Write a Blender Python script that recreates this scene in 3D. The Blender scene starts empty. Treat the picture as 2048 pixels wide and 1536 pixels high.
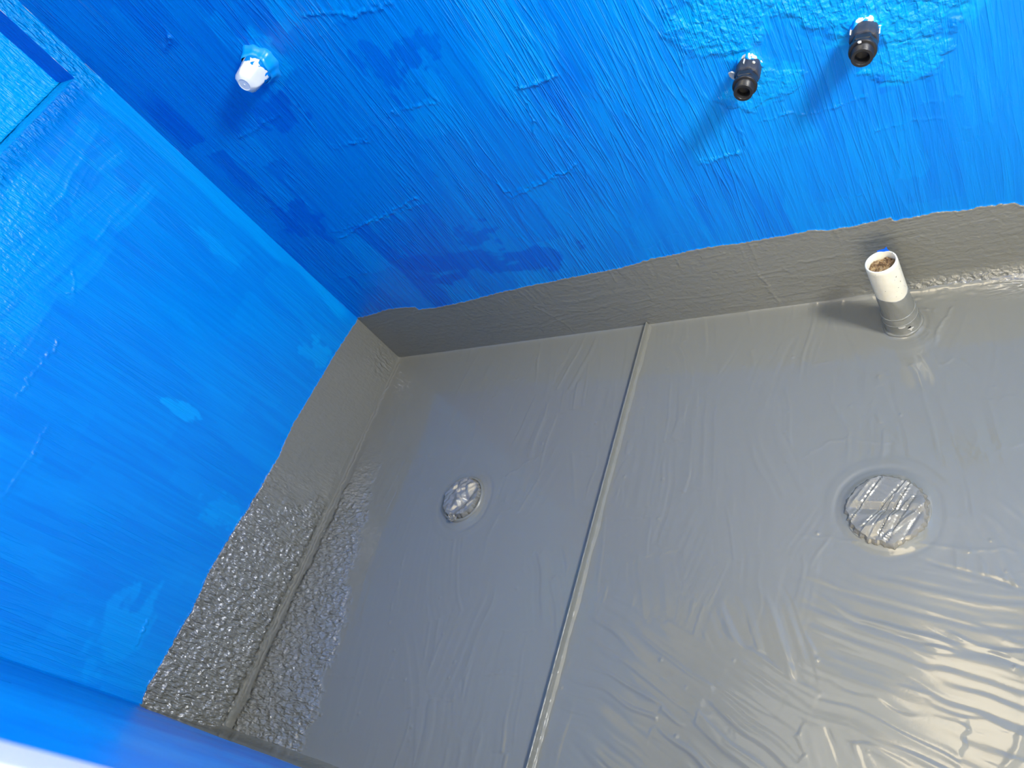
import bpy, math, random
import numpy as np
from mathutils import Vector, Matrix

sc = bpy.context.scene
col = sc.collection

# ------------------------------------------------------------------ camera
cam_data = bpy.data.cameras.new('camera')
cam = bpy.data.objects.new('camera', cam_data)
col.objects.link(cam)
sc.camera = cam
R_CV = Matrix(((0.79154922, 0.30041501, -0.532166),
               (-0.0706105, -0.82003152, -0.56794583),
               (-0.60701234, 0.48713359, -0.62788286)))      # world axes seen in the lens frame
rot = R_CV.transposed() @ Matrix(((1, 0, 0), (0, -1, 0), (0, 0, -1)))
cam.matrix_world = Matrix.Translation((1.53063, -0.986595, 1.1)) @ rot.to_4x4()
cam_data.sensor_width = 36.0
cam_data.lens = 1432.956 / 2048 * 36.0
cam_data.clip_start = 0.005
cam_data.dof.use_dof = True
cam_data.dof.focus_distance = 1.15
cam_data.dof.aperture_fstop = 7.5

# ------------------------------------------------------------------ light
world = bpy.data.worlds.new('hall_daylight')
sc.world = world
world.use_nodes = True
bg = world.node_tree.nodes['Background']
bg.inputs[0].default_value = (1.0, 0.88, 0.70, 1)
bg.inputs[1].default_value = 1.0

def area(name, loc, target, sx, sy, power, color):
    d = bpy.data.lights.new(name, 'AREA')
    d.shape = 'RECTANGLE'; d.size = sx; d.size_y = sy
    d.energy = power; d.color = color
    o = bpy.data.objects.new(name, d)
    o.location = loc
    o.rotation_euler = (Vector(target) - Vector(loc)).to_track_quat('-Z', 'Y').to_euler()
    col.objects.link(o)
    return o

area('window_daylight', (2.33, -0.57, 1.47), (0.6, -0.5, 0.6), 0.22, 0.28, 42, (1.0, 0.965, 0.88))
area('hall_light', (1.80, -2.0, 0.70), (1.45, 0.0, 0.22), 0.6, 1.0, 18, (1.0, 0.86, 0.60))
area('ceiling_reflection_fill', (1.12, -0.26, 2.44), (1.12, -0.26, 0), 0.36, 1.1, 8.5, (1.0, 0.83, 0.54))  # added glow, stands in for a bright ceiling mirrored in the floor
area('ceiling_bounce_fill', (1.15, -0.55, 2.43), (1.15, -0.55, 0), 1.9, 0.8, 6, (1.0, 0.95, 0.82))  # added broad fill, imitates light from a bright ceiling, no fitting there

sc.view_settings.view_transform = 'Standard'
sc.view_settings.look = 'None'
sc.view_settings.gamma = 1.0
sc.view_settings.use_curve_mapping = False
sc.view_settings.exposure = 0.0
sc.cycles.max_bounces = 3
sc.cycles.diffuse_bounces = 2
sc.cycles.glossy_bounces = 2
sc.cycles.transmission_bounces = 0
sc.cycles.caustics_reflective = False
sc.cycles.caustics_refractive = False
sc.cycles.use_adaptive_sampling = True
sc.cycles.adaptive_threshold = 0.05
sc.cycles.adaptive_min_samples = 12
world.cycles.sampling_method = 'NONE'

# ------------------------------------------------------------------ helpers
rng = np.random.RandomState(11)

def smooth(t):
    t = np.clip(t, 0, 1)
    return t * t * (3 - 2 * t)

def noise2(x, y, wx, wy, seed):
    """Smooth value noise, wavelengths wx, wy in metres, about -1..1."""
    g = np.random.RandomState(seed).rand(257, 257) * 2 - 1
    a = x / wx; b = y / wy
    i = np.floor(a).astype(int); j = np.floor(b).astype(int)
    fa = smooth(a - i); fb = smooth(b - j)
    i0 = i % 256; j0 = j % 256; i1 = (i + 1) % 256; j1 = (j + 1) % 256
    return (g[i0, j0] * (1 - fa) + g[i1, j0] * fa) * (1 - fb) + (g[i0, j1] * (1 - fa) + g[i1, j1] * fa) * fb

def fbm(x, y, wx, wy, seed, octv=3):
    s = 0; a = 1
    for k in range(octv):
        s = s + a * noise2(x + 3.17 * k, y - 1.9 * k, wx / 2 ** k, wy / 2 ** k, seed + k)
        a *= 0.5
    return s

def noise1(t, w, seed):
    g = np.random.RandomState(seed).rand(1025) * 2 - 1
    a = t / w; i = np.floor(a).astype(int); f = smooth(a - i)
    return g[i % 1024] * (1 - f) + g[(i + 1) % 1024] * f

def axis_lines(parts, extra=()):
    """parts: (start, end, step) runs joined into one sorted list of grid lines."""
    out = []
    for a, b, s in parts:
        n = max(1, int(round(abs(b - a) / s)))
        out.extend(np.linspace(a, b, n + 1))
    out = np.unique(np.round(np.array(out), 6))
    for e in extra:
        k = np.argmin(np.abs(out - e)); out[k] = e
    return out

def polyline_dist(x, y, pts):
    d = np.full(x.shape, 1e9); s_at = np.zeros(x.shape); run = 0.0
    for (x0, y0), (x1, y1) in zip(pts[:-1], pts[1:]):
        L = math.hypot(x1 - x0, y1 - y0)
        t = np.clip(((x - x0) * (x1 - x0) + (y - y0) * (y1 - y0)) / L ** 2, 0, 1)
        q = np.hypot(x - x0 - t * (x1 - x0), y - y0 - t * (y1 - y0))
        m = q < d
        d = np.where(m, q, d); s_at = np.where(m, run + t * L, s_at)
        run += L
    return d, s_at, run

STROKE_GAIN = 2.0

class Relief:
    """Coat of paint on a plane with axes a, b: height, tone and roughness fields."""
    def __init__(self, A, B):
        self.a = A; self.b = B; self.gain = 2.3
        self.X, self.Y = np.meshgrid(A, B, indexing='ij')
        z = np.zeros(self.X.shape)
        self.h = z.copy(); self.tone = z + 0.36; self.rough = z.copy(); self.mask = z - 1
    def window(self, x0, x1, y0, y1):
        i0, i1 = np.searchsorted(self.a, [x0, x1]); j0, j1 = np.searchsorted(self.b, [y0, y1])
        return slice(max(i0 - 1, 0), i1 + 1), slice(max(j0 - 1, 0), j1 + 1)
    def stroke(self, cx, cy, ang, L, W, amp, seed, wl=0.005, end=0.0006, tone=None, bend=0.0, side=0.0002):
        """One brush stroke ending at +L/2 along ang."""
        r = math.hypot(L, W) / 2 + 0.01
        sl = self.window(cx - r, cx + r, cy - r, cy + r)
        X = self.X[sl] - cx; Y = self.Y[sl] - cy
        if X.size == 0: return
        c, s = math.cos(ang), math.sin(ang)
        u = X * c + Y * s
        v = -X * s + Y * c + bend * u * u
        v = v + 0.004 * noise1(u, 0.05, seed + 7)
        half = W / 2 * (1 + 0.12 * noise1(u, 0.03, seed + 3))
        ue = L / 2 + 0.004 * noise1(v, 0.010, seed + 4)
        fin = smooth((u + L / 2) / (L * 0.45))
        edge = smooth((half - np.abs(v)) / 0.006)
        k = fin * edge * smooth((ue - u) / 0.003)
        wob = v + 0.003 * noise1(u, 0.08, seed + 5)
        pat = noise1(wob, wl, seed) + 0.7 * noise1(wob, wl * 2.3, seed + 1)
        pat = pat * (0.65 + 0.35 * noise2(u, v, 0.06, wl * 2, seed + 6))
        crest = np.maximum(noise1(wob, wl * 1.6, seed + 8) - 0.45, 0) * 2.2
        h = STROKE_GAIN * amp * (pat * 0.5 + crest)
        H = self.h[sl]
        H[...] = H * (1 - k * 0.8) + k * h
        if end:
            g = np.exp(-((u - ue) / 0.0022) ** 2) * smooth((half - np.abs(v)) / 0.004)
            H += end * g * (0.55 + 0.6 * noise1(v, 0.006, seed + 9))
            comb = np.maximum(noise1(v, 0.006, seed + 10), 0) ** 1.5
            H += end * 0.9 * comb * smooth((u - ue + 0.03) / 0.028) * (u < ue + 0.001) * edge
        if side:
            H += side * np.exp(-((np.abs(v) - half) / 0.0025) ** 2) * fin * (np.abs(u) < L / 2) * (0.5 + noise1(u, 0.02, seed + 11))
        if tone is not None:
            T = self.tone[sl]; T[...] = T * (1 - k) + k * tone
    def ridge(self, pts, amp, wid, seed, comb=0.0, comb_dir=(0, 1), beads=0.5):
        xs = [p[0] for p in pts]; ys = [p[1] for p in pts]; r = 0.05
        sl = self.window(min(xs) - r, max(xs) + r, min(ys) - r, max(ys) + r)
        X = self.X[sl]; Y = self.Y[sl]
        jx = X + 0.004 * fbm(X, Y, 0.02, 0.02, seed + 2)
        jy = Y + 0.005 * fbm(X, Y, 0.022, 0.022, seed + 3)
        d, s, L = polyline_dist(jx, jy, pts)
        ends = smooth(s / 0.01) * smooth((L - s) / 0.01) * 0.8 + 0.2
        amp *= self.gain; comb *= 2.0; wid *= 0.9
        self.h[sl] += amp * np.exp(-(d / wid) ** 2) * (1 - beads + beads * 2 * np.maximum(noise1(s, 0.006, seed), 0)) * ends
        if comb:
            side = X * comb_dir[0] + Y * comb_dir[1]
            mid = np.interp(s, [0, L], [pts[0][0] * comb_dir[0] + pts[0][1] * comb_dir[1], pts[-1][0] * comb_dir[0] + pts[-1][1] * comb_dir[1]])
            up = side - mid
            self.h[sl] += comb * np.maximum(noise1(s, 0.006, seed + 5), 0) ** 1.4 * np.exp(-np.abs(up) / 0.022) * (up > -0.004) * (d < 0.05) * ends
    def blob(self, cx, cy, rx, ry, attr, val, seed=0, jag=0.35):
        sl = self.window(cx - 2 * rx, cx + 2 * rx, cy - 2 * ry, cy + 2 * ry)
        X = self.X[sl] - cx; Y = self.Y[sl] - cy
        d = np.hypot(X / rx, Y / ry) + jag * fbm(X, Y, rx * 0.5, ry * 0.5, seed + 50)
        k = smooth((1.15 - d) / 0.3)
        f = getattr(self, attr)[sl]
        f[...] = f * (1 - k) + k * val
        return sl, k

class Sheet:
    """Collects grids into one mesh with float attributes."""
    def __init__(self):
        self.v = []; self.f = []; self.at = {'mask': [], 'tone': [], 'rough': [], 'vary': []}; self.n = 0
    def grid(self, P, mask, tone, rough, flip=False, drop=None, calm=1.0):
        ni, nj = P.shape[:2]
        idx = np.arange(ni * nj).reshape(ni, nj) + self.n
        q = np.stack([idx[:-1, :-1], idx[1:, :-1], idx[1:, 1:], idx[:-1, 1:]], -1)
        if drop is not None:
            q = q[~drop]
        q = q.reshape(-1, 4)
        if flip: q = q[:, ::-1]
        U = P[..., 0] + P[..., 1]
        vary = np.clip(0.5 + 0.45 * fbm(U, P[..., 2] + 0.5 * P[..., 1] - 0.5 * P[..., 0], 0.11, 0.19, 401, 2), 0, 1) * calm
        self.v.append(P.reshape(-1, 3)); self.f.append(q); self.n += ni * nj
        for k, a in (('mask', mask), ('tone', tone), ('rough', rough), ('vary', vary)):
            self.at[k].append((np.zeros((ni, nj)) + a).reshape(-1))
    def build(self, name, mat):
        me = bpy.data.meshes.new(name)
        v = np.concatenate(self.v).astype(np.float32); f = np.concatenate(self.f).astype(np.int32)
        used = np.zeros(len(v), bool); used[f.ravel()] = True
        remap = np.cumsum(used) - 1
        v = v[used]; f = remap[f].astype(np.int32)
        me.vertices.add(len(v)); me.vertices.foreach_set('co', v.ravel())
        me.loops.add(f.size); me.loops.foreach_set('vertex_index', f.ravel())
        me.polygons.add(len(f))
        me.polygons.foreach_set('loop_start', np.arange(0, f.size, 4, dtype=np.int32))
        me.polygons.foreach_set('loop_total', np.full(len(f), 4, dtype=np.int32))
        me.update(calc_edges=True)
        me.polygons.foreach_set('use_smooth', np.ones(len(f), dtype=bool))
        for k, a in self.at.items():
            at = me.attributes.new(k, 'FLOAT', 'POINT')
            at.data.foreach_set('value', np.concatenate(a)[used].astype(np.float32))
        me.materials.append(mat)
        o = bpy.data.objects.new(name, me); col.objects.link(o)
        return o

def raw_mesh(name, verts, faces, mat, parent=None, smooth_shade=True):
    me = bpy.data.meshes.new(name)
    me.from_pydata([tuple(v) for v in verts], [], faces)
    me.update()
    if smooth_shade:
        for p in me.polygons: p.use_smooth = True
    if mat: me.materials.append(mat)
    o = bpy.data.objects.new(name, me); col.objects.link(o)
    if parent: o.parent = parent
    return o

def lathe(name, prof, n, mat, parent=None, warp=None, loc=(0, 0, 0), sharp=None, phase=0.0):
    """Turned shape about +Z from (radius, height) pairs; radius 0 closes an end."""
    V = []; F = []; rings = []
    for k, (r, z) in enumerate(prof):
        if r <= 1e-7:
            V.append((0, 0, z)); rings.append([len(V) - 1])
        else:
            ring = []
            for i in range(n):
                a = 2 * math.pi * i / n + phase
                p = Vector((r * math.cos(a), r * math.sin(a), z))
                if warp: p = warp(p, a, k)
                V.append(tuple(p)); ring.append(len(V) - 1)
            rings.append(ring)
    for A, B in zip(rings[:-1], rings[1:]):
        for i in range(n):
            j = (i + 1) % n
            if len(A) == 1 and len(B) == 1: continue
            if len(A) == 1: F.append((A[0], B[i], B[j]))
            elif len(B) == 1: F.append((A[i], A[j], B[0]))
            else: F.append((A[i], A[j], B[j], B[i]))
    o = raw_mesh(name, V, [tuple(reversed(f)) for f in F], mat, parent)
    o.location = loc
    me = o.data
    bm_fix(me)
    if sharp:
        me.set_sharp_from_angle(angle=math.radians(sharp))
    return o

def bm_fix(me):
    import bmesh
    b = bmesh.new(); b.from_mesh(me)
    bmesh.ops.recalc_face_normals(b, faces=b.faces)
    b.to_mesh(me); b.free()

def tag(o, label=None, cat=None, group=None, kind=None):
    if label: o['label'] = label
    if cat: o['category'] = cat
    if group: o['group'] = group
    if kind: o['kind'] = kind
    return o

def empty(name, loc, rot=None):
    o = bpy.data.objects.new(name, None)
    o.empty_display_size = 0.02
    o.location = loc
    if rot is not None: o.rotation_euler = rot
    col.objects.link(o)
    return o

# ------------------------------------------------------------------ materials
class NT:
    def __init__(self, name):
        self.m = bpy.data.materials.new(name); self.m.use_nodes = True
        self.t = self.m.node_tree; self.t.nodes.clear()
        self.out = self.n('ShaderNodeOutputMaterial'); self.p = self.n('ShaderNodeBsdfPrincipled')
        self.l(self.p.outputs[0], self.out.inputs[0])
    def n(self, kind, **kw):
        x = self.t.nodes.new(kind)
        for k, v in kw.items(): setattr(x, k, v)
        return x
    def l(self, a, b): self.t.links.new(a, b)
    def val(self, sock, v):
        if hasattr(v, 'is_linked'): self.l(v, sock)
        else: sock.default_value = v
    def math(self, op, a, b=0.0, clamp=False):
        x = self.n('ShaderNodeMath', operation=op); x.use_clamp = clamp
        self.val(x.inputs[0], a); self.val(x.inputs[1], b)
        return x.outputs[0]
    def mix(self, f, a, b):
        x = self.n('ShaderNodeMix', data_type='RGBA')
        self.val(x.inputs[0], f); self.val(x.inputs[6], a); self.val(x.inputs[7], b)
        return x.outputs[2]
    def mixf(self, f, a, b):
        x = self.n('ShaderNodeMix', data_type='FLOAT')
        self.val(x.inputs[0], f); self.val(x.inputs[2], a); self.val(x.inputs[3], b)
        return x.outputs[0]
    def attr(self, name):
        return self.n('ShaderNodeAttribute', attribute_name=name).outputs['Fac']
    def noise(self, vec, scale, detail=2.0, rough=0.5, dist=0.0):
        x = self.n('ShaderNodeTexNoise')
        if vec is not None: self.l(vec, x.inputs['Vector'])
        x.inputs['Scale'].default_value = scale; x.inputs['Detail'].default_value = detail
        x.inputs['Roughness'].default_value = rough; x.inputs['Distortion'].default_value = dist
        return x.outputs['Fac']
    def scaled(self, vec, s, rz=0.0):
        x = self.n('ShaderNodeMapping'); self.l(vec, x.inputs['Vector'])
        x.inputs['Scale'].default_value = s; x.inputs['Rotation'].default_value = (0, 0, rz)
        return x.outputs[0]
    def ramp(self, f, stops):
        x = self.n('ShaderNodeValToRGB'); self.val(x.inputs[0], f)
        e = x.color_ramp.elements
        while len(e) < len(stops): e.new(0.5)
        for q, (pos, c) in zip(e, stops):
            q.position = pos; q.color = c if len(c) == 4 else (*c, 1)
        return x.outputs[0]
    def maprange(self, v, a, b, c, d):
        x = self.n('ShaderNodeMapRange'); self.val(x.inputs[0], v)
        for k, q in enumerate((a, b, c, d)): x.inputs[k + 1].default_value = q
        return x.outputs[0]
    def bump(self, h, strength, dist, normal=None):
        x = self.n('ShaderNodeBump'); self.l(h, x.inputs['Height'])
        self.val(x.inputs['Strength'], strength); x.inputs['Distance'].default_value = dist
        if normal is not None: self.l(normal, x.inputs['Normal'])
        return x.outputs[0]

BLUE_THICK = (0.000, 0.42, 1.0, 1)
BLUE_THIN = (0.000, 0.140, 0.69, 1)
GREY = (0.215, 0.218, 0.196, 1)
CREAM = (0.78, 0.72, 0.60, 1)

def coat_material(name, stretch, grey_stretch, streak=1.0, cream=True, spec=0.32, gspec=0.5, grain_amt=0.16, gstreak=0.6, gr=(0.12, 0.22), rough_stretch=(90, 60, 90)):
    t = NT(name)
    pos = t.n('ShaderNodeNewGeometry').outputs['Position']
    mask = t.attr('mask'); tone = t.attr('tone'); rough = t.attr('rough'); vary = t.attr('vary')
    grey = t.math('GREATER_THAN', mask, 0.0)
    def ridged(k, mid):
        n = t.noise(t.scaled(pos, tuple(k * q for q in stretch)), 1.0, 1, 0.4, 0.25)
        return t.maprange(t.math('ABSOLUTE', t.math('SUBTRACT', n, mid)), 0.0, 0.055, 1.0, 0.0), n
    r1, n1 = ridged(1.0, 0.5); r2, _ = ridged(2.1, 0.52)
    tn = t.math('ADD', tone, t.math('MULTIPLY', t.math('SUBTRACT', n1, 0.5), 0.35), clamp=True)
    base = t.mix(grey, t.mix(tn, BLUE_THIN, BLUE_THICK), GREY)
    if cream:
        zz = t.n('ShaderNodeSeparateXYZ'); t.l(pos, zz.inputs[0])
        base = t.mix(t.math('GREATER_THAN', zz.outputs[2], 1.83), base, CREAM)
    t.l(base, t.p.inputs['Base Color'])
    flat = t.mixf(grey, t.maprange(vary, 0, 1, 0.26, 0.36), t.maprange(vary, 0, 1, gr[0], gr[1]))
    t.l(t.mixf(t.math('MULTIPLY', rough, 2.2, clamp=True), flat, 0.29), t.p.inputs['Roughness'])
    t.l(t.mixf(grey, spec, max(spec, gspec)), t.p.inputs['Specular IOR Level'])
    t.l(t.mixf(t.math('MULTIPLY', grey, rough), 1.5, 2.6), t.p.inputs['IOR'])
    lines = t.math('ADD', t.math('MULTIPLY', r1, t.maprange(vary, 0.15, 0.8, 0.15, 1.2)), t.math('MULTIPLY', r2, t.maprange(vary, 0, 0.7, 0.08, 0.36)))
    glines = t.noise(t.scaled(pos, grey_stretch), 1.0, 1, 0.5, 0.3)
    h = t.mixf(grey, t.math('MULTIPLY', lines, streak), t.math('MULTIPLY', glines, gstreak))
    grain = t.noise(pos, 330, 2, 0.6, 0.0)
    coarse = t.noise(t.scaled(pos, rough_stretch), 1.0, 1, 0.55, 0.5)
    h = t.math('ADD', h, t.math('MULTIPLY', grain, t.math('ADD', grain_amt, t.math('MULTIPLY', rough, 2.0))))
    h = t.math('ADD', h, t.math('MULTIPLY', coarse, t.math('MULTIPLY', rough, 14.0)))
    t.l(t.bump(h, 1.0, 0.0010), t.p.inputs['Normal'])
    return t.m

def floor_material(name, rough_stretch):
    t = NT(name)
    pos = t.n('ShaderNodeNewGeometry').outputs['Position']
    rough = t.attr('rough'); vary = t.attr('vary')
    t.p.inputs['Base Color'].default_value = GREY
    t.l(t.mixf(t.math('MULTIPLY', rough, 2.2, clamp=True), t.maprange(vary, 0, 1, 0.07, 0.12), 0.29), t.p.inputs['Roughness'])
    t.l(t.maprange(rough, 0.0, 0.3, 0.62, 1.0), t.p.inputs['Specular IOR Level'])
    t.l(t.mixf(rough, 1.5, 2.6), t.p.inputs['IOR'])
    grain = t.noise(pos, 330, 2, 0.6, 0.0)
    coarse = t.noise(t.scaled(pos, rough_stretch), 1.0, 1, 0.55, 0.5)
    h = t.math('MULTIPLY', grain, t.math('ADD', 0.03, t.math('MULTIPLY', rough, 2.0)))
    h = t.math('ADD', h, t.math('MULTIPLY', coarse, t.math('MULTIPLY', rough, 14.0)))
    t.l(t.bump(h, 1.0, 0.0010), t.p.inputs['Normal'])
    return t.m

def simple(name, color, rough=0.5, metallic=0.0, grain=0.0, gscale=200, var=0.0, ior=1.5):
    t = NT(name)
    pos = t.n('ShaderNodeTexCoord').outputs['Object']
    if var:
        c = t.mix(t.noise(pos, gscale * 0.4, 3), tuple(max(0, x * (1 - var)) for x in color) + (1,), tuple(min(1, x * (1 + var)) for x in color) + (1,))
        t.l(c, t.p.inputs['Base Color'])
    else:
        t.p.inputs['Base Color'].default_value = (*color, 1)
    t.p.inputs['Roughness'].default_value = rough; t.p.inputs['Metallic'].default_value = metallic
    t.p.inputs['IOR'].default_value = ior
    if grain:
        t.l(t.bump(t.noise(pos, gscale, 3, 0.6), grain, 0.0008), t.p.inputs['Normal'])
    return t.m

M_back = coat_material('blue_and_grey_coat_back', (85, 85, 5), (60, 60, 160))
M_left = coat_material('blue_and_grey_coat_left', (100, 100, 6), (60, 110, 110), streak=0.35, gspec=1.0, rough_stretch=(90, 150, 45))
M_near = coat_material('blue_and_grey_coat_front', (40, 40, 40), (60, 60, 60), streak=0.2, spec=0.2)
M_floor = floor_material('grey_coat_floor', (50, 150, 90))
M_plaster = simple('cream_plaster', CREAM[:3], 0.8, grain=0.2)
M_right = simple('blue_coat_right', BLUE_THICK[:3], 0.35)
M_greycoat = simple('grey_coat', GREY[:3], 0.32, grain=0.35, gscale=140, var=0.06)
M_white_gloss = simple('white_gloss_paint', (0.82, 0.80, 0.74), 0.3, grain=0.05)

# ------------------------------------------------------------------ measured outlines (metres)
BACK_EDGE = [(-0.03, 0.186), (0.0183, 0.1881), (0.068, 0.1909), (0.1341, 0.1983), (0.1786, 0.1951), (0.2281, 0.1885), (0.2284, 0.1763), (0.2855, 0.1723), (0.3878, 0.1736), (0.5041, 0.1829), (0.6481, 0.1858), (0.7769, 0.187), (0.8339, 0.1868), (0.8965, 0.1948), (0.9505, 0.1952), (1.0025, 0.1968), (1.0416, 0.1958), (1.0782, 0.1912), (1.124, 0.1904), (1.1847, 0.1886), (1.2023, 0.1911), (1.2249, 0.1822), (1.265, 0.1816), (1.2959, 0.181), (1.3281, 0.1843), (1.331, 0.1754), (1.3745, 0.1762), (1.3968, 0.1762), (1.4167, 0.1713), (1.4266, 0.1694), (1.4434, 0.1708), (1.4755, 0.1685), (1.4942, 0.1659), (1.5047, 0.1563), (1.6, 0.156), (1.8, 0.165), (2.4, 0.17)]
LEFT_EDGE = [(0.03, 0.179), (0.0049, 0.1821), (-0.093, 0.1926), (-0.2404, 0.2015), (-0.3235, 0.2059), (-0.3683, 0.2085), (-0.4491, 0.2015), (-0.6025, 0.2097), (-0.6809, 0.2171), (-0.7625, 0.2202), (-0.8417, 0.2125), (-0.8907, 0.2176), (-0.9574, 0.218), (-1.0064, 0.222), (-1.0333, 0.2154), (-1.1, 0.215)]

def edge_curve(a, pts, seed):
    p = sorted(pts)
    b = np.interp(a, [q[0] for q in p], [q[1] for q in p])
    return b + 0.0012 * noise1(a, 0.006, seed) + 0.0009 * noise1(a, 0.0025, seed + 1)

H_ROOM = 2.45
X_RIGHT = 2.30
NEAR_Y0, NEAR_SL = -1.0406, 0.0137           # the front wall runs very slightly out of square
near_y = lambda x: NEAR_Y0 + NEAR_SL * x
DOOR0, DOOR1, DOOR_H = 1.245, 1.95, 2.05

# ------------------------------------------------------------------ back wall
A = axis_lines([(0, 1.56, 0.002), (1.56, X_RIGHT, 0.06)])
B = axis_lines([(0, 0.24, 0.0018), (0.24, 0.66, 0.002), (0.66, 1.19, 0.0026), (1.19, H_ROOM, 0.06)])
r = Relief(A, B)
rs = random.Random(5)
UP = math.pi / 2
for k in range(230):
    x = rs.uniform(-0.05, 1.6); z = rs.uniform(0.15, 1.2)
    left = 1 - min(1, x / 1.3)
    down = rs.random() < 0.55
    r.stroke(x, z, (-UP if down else UP) + rs.gauss(0, 0.05), rs.uniform(0.14, 0.34), rs.uniform(0.06, 0.10),
             0.00020 + 0.00014 * left, 100 + k * 13, wl=0.0045, end=rs.choice([0, 0, 0.0002, 0.0005]),
             tone=min(1, max(0, rs.gauss(0.30, 0.05 + 0.08 * left))), bend=rs.gauss(0, 0.25), side=0.00018)
# strokes whose ends show
def ended(cx, zend, w, L, up, amp, seed, tone=0.6, wl=0.0055, end=0.0011, tilt=0.0):
    r.stroke(cx, zend + (L / 2 if not up else -L / 2), (UP if up else -UP) + tilt, L, w, amp, seed, wl=wl, end=end, tone=tone)
for (cx, ze, w, L, tn, sd) in [(0.785, 0.438, 0.17, 0.20, 0.28, 901), (0.35, 0.468, 0.30, 0.24, 0.34, 911), (0.885, 0.622, 0.09, 0.30, 0.46, 921),
                               (0.65, 0.845, 0.18, 0.25, 0.37, 931), (0.27, 0.755, 0.15, 0.2, 0.25, 941), (0.445, 0.65, 0.11, 0.2, 0.31, 951),
                               (0.635, 0.668, 0.13, 0.2, 0.31, 961), (1.11, 0.384, 0.08, 0.14, 0.46, 971), (0.12, 0.332, 0.16, 0.2, 0.31, 981)]:
    ended(cx, ze, w, L, False, 0.00032, sd, tn)
r.ridge([(0.697, 0.428), (0.7487, 0.429), (0.8151, 0.443), (0.8747, 0.4521)], 0.0012, 0.0022, 1, comb=0.0008)
r.ridge([(0.675, 0.52), (0.697, 0.428)], 0.0008, 0.002, 2)
r.ridge([(0.8747, 0.4521), (0.8732, 0.3704), (0.878, 0.31)], 0.0005, 0.0018, 3)
r.ridge([(0.1943, 0.4479), (0.2932, 0.4661), (0.3995, 0.4738), (0.5038, 0.4887)], 0.0010, 0.0022, 4, comb=0.0008, comb_dir=(0, -1))
r.ridge([(0.8459, 0.6291), (0.8722, 0.6219), (0.9024, 0.6219), (0.9355, 0.6203)], 0.0012, 0.0022, 5, comb=0.001)
r.ridge([(0.8631, 0.6471), (0.8469, 0.5824), (0.826, 0.5188)], 0.0009, 0.002, 6)
r.ridge([(0.5629, 0.8861), (0.6551, 0.851), (0.7091, 0.8322), (0.7437, 0.8322)], 0.0012, 0.0025, 7, comb=0.0009)
r.ridge([(0.1957, 0.7521), (0.2534, 0.7513), (0.3495, 0.759)], 0.0009, 0.0022, 8, comb=0.0006)
r.ridge([(0.3888, 0.6601), (0.498, 0.6408)], 0.0006, 0.002, 9, comb=0.0006)
r.ridge([(0.5735, 0.6757), (0.646, 0.6688), (0.6998, 0.6593)], 0.0007, 0.002, 10, comb=0.0007)
r.ridge([(1.1791, 0.4339), (1.2201, 0.4284), (1.2767, 0.4232), (1.3474, 0.423)], 0.0007, 0.0016, 11, comb=0.0005, comb_dir=(0, -1))
r.ridge([(1.0723, 0.3887), (1.1095, 0.3836), (1.1509, 0.3822)], 0.0009, 0.0022, 12, comb=0.0006)
r.ridge([(1.1509, 0.3822), (1.158, 0.42), (1.152, 0.46)], 0.0006, 0.002, 13)
r.ridge([(1.33, 0.355), (1.3587, 0.3617), (1.4269, 0.352)], 0.0005, 0.0018, 14, comb=0.0004)
r.ridge([(1.03, 0.50), (1.05, 0.505), (1.075, 0.51)], 0.0006, 0.002, 15)
r.ridge([(0.2145, 0.9588), (0.2639, 0.9624), (0.272, 0.985)], 0.0022, 0.005, 16, beads=0.6)
# stippled thick paint round the outlets
for (cx, cz, rx, rz, v) in [(1.19, 0.61, 0.07, 0.05, 0.9), (1.21, 0.49, 0.05, 0.03, 0.5), (1.42, 0.53, 0.06, 0.05, 0.8), (1.36, 0.565, 0.09, 0.05, 0.9),
                            (1.395, 0.46, 0.05, 0.03, 0.55), (0.42, 0.855, 0.05, 0.05, 0.3)]:
    r.blob(cx, cz, rx, rz, 'rough', v * 0.35, int(cx * 1000))
    sl, k = r.blob(cx, cz, rx, rz, 'tone', 0.62, int(cx * 777))
    r.h[sl] += k * v * 0.0011 * np.maximum(fbm(r.X[sl], r.Y[sl], 0.009, 0.009, 77), 0)
# curved sweep between the outlets
sl = r.window(1.18, 1.36, 0.40, 0.70)
rad = np.hypot(r.X[sl] - 1.40, r.Y[sl] - 0.63)
k = smooth((rad - 0.075) / 0.02) * smooth((0.175 - rad) / 0.03) * smooth((1.345 - r.X[sl]) / 0.02)
r.h[sl] = r.h[sl] * (1 - 0.7 * k) + k * 0.00035 * noise1(rad, 0.004, 5)
for (px, pz, R0) in [(1.206, 0.528, 0.024), (1.358, 0.522, 0.024), (0.410, 0.855, 0.034)]:
    sl = r.window(px - 0.06, px + 0.06, pz - 0.06, pz + 0.06)
    q = np.hypot(r.X[sl] - px, r.Y[sl] - pz)
    r.h[sl] += 0.005 * np.exp(-np.maximum(q - R0 * 0.55, 0) / 0.007) + 0.0006 * fbm(r.X[sl], r.Y[sl], 0.012, 0.012, 91) * smooth((0.05 - q) / 0.02)
# thinly covered and thickly covered patches
for (cx, cz, rx, rz, v) in [(0.17, 0.5185, 0.03, 0.05, 0.06), (0.4343, 0.2948, 0.10, 0.04, 0.04), (0.3474, 0.7573, 0.045, 0.05, 0.08), (0.64, 0.26, 0.09, 0.035, 0.05),
                            (0.6375, 0.757, 0.04, 0.06, 0.08), (0.105, 0.53, 0.025, 0.04, 0.06), (0.7134, 0.7463, 0.04, 0.03, 0.08), (0.55, 0.36, 0.05, 0.03, 0.10)]:
    r.blob(cx, cz, rx, rz, 'tone', v, int(cx * 500), jag=0.7)
r.tone += 0.05 * (np.clip(r.X, 0, 1.5) / 1.5 - 0.4)
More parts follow.
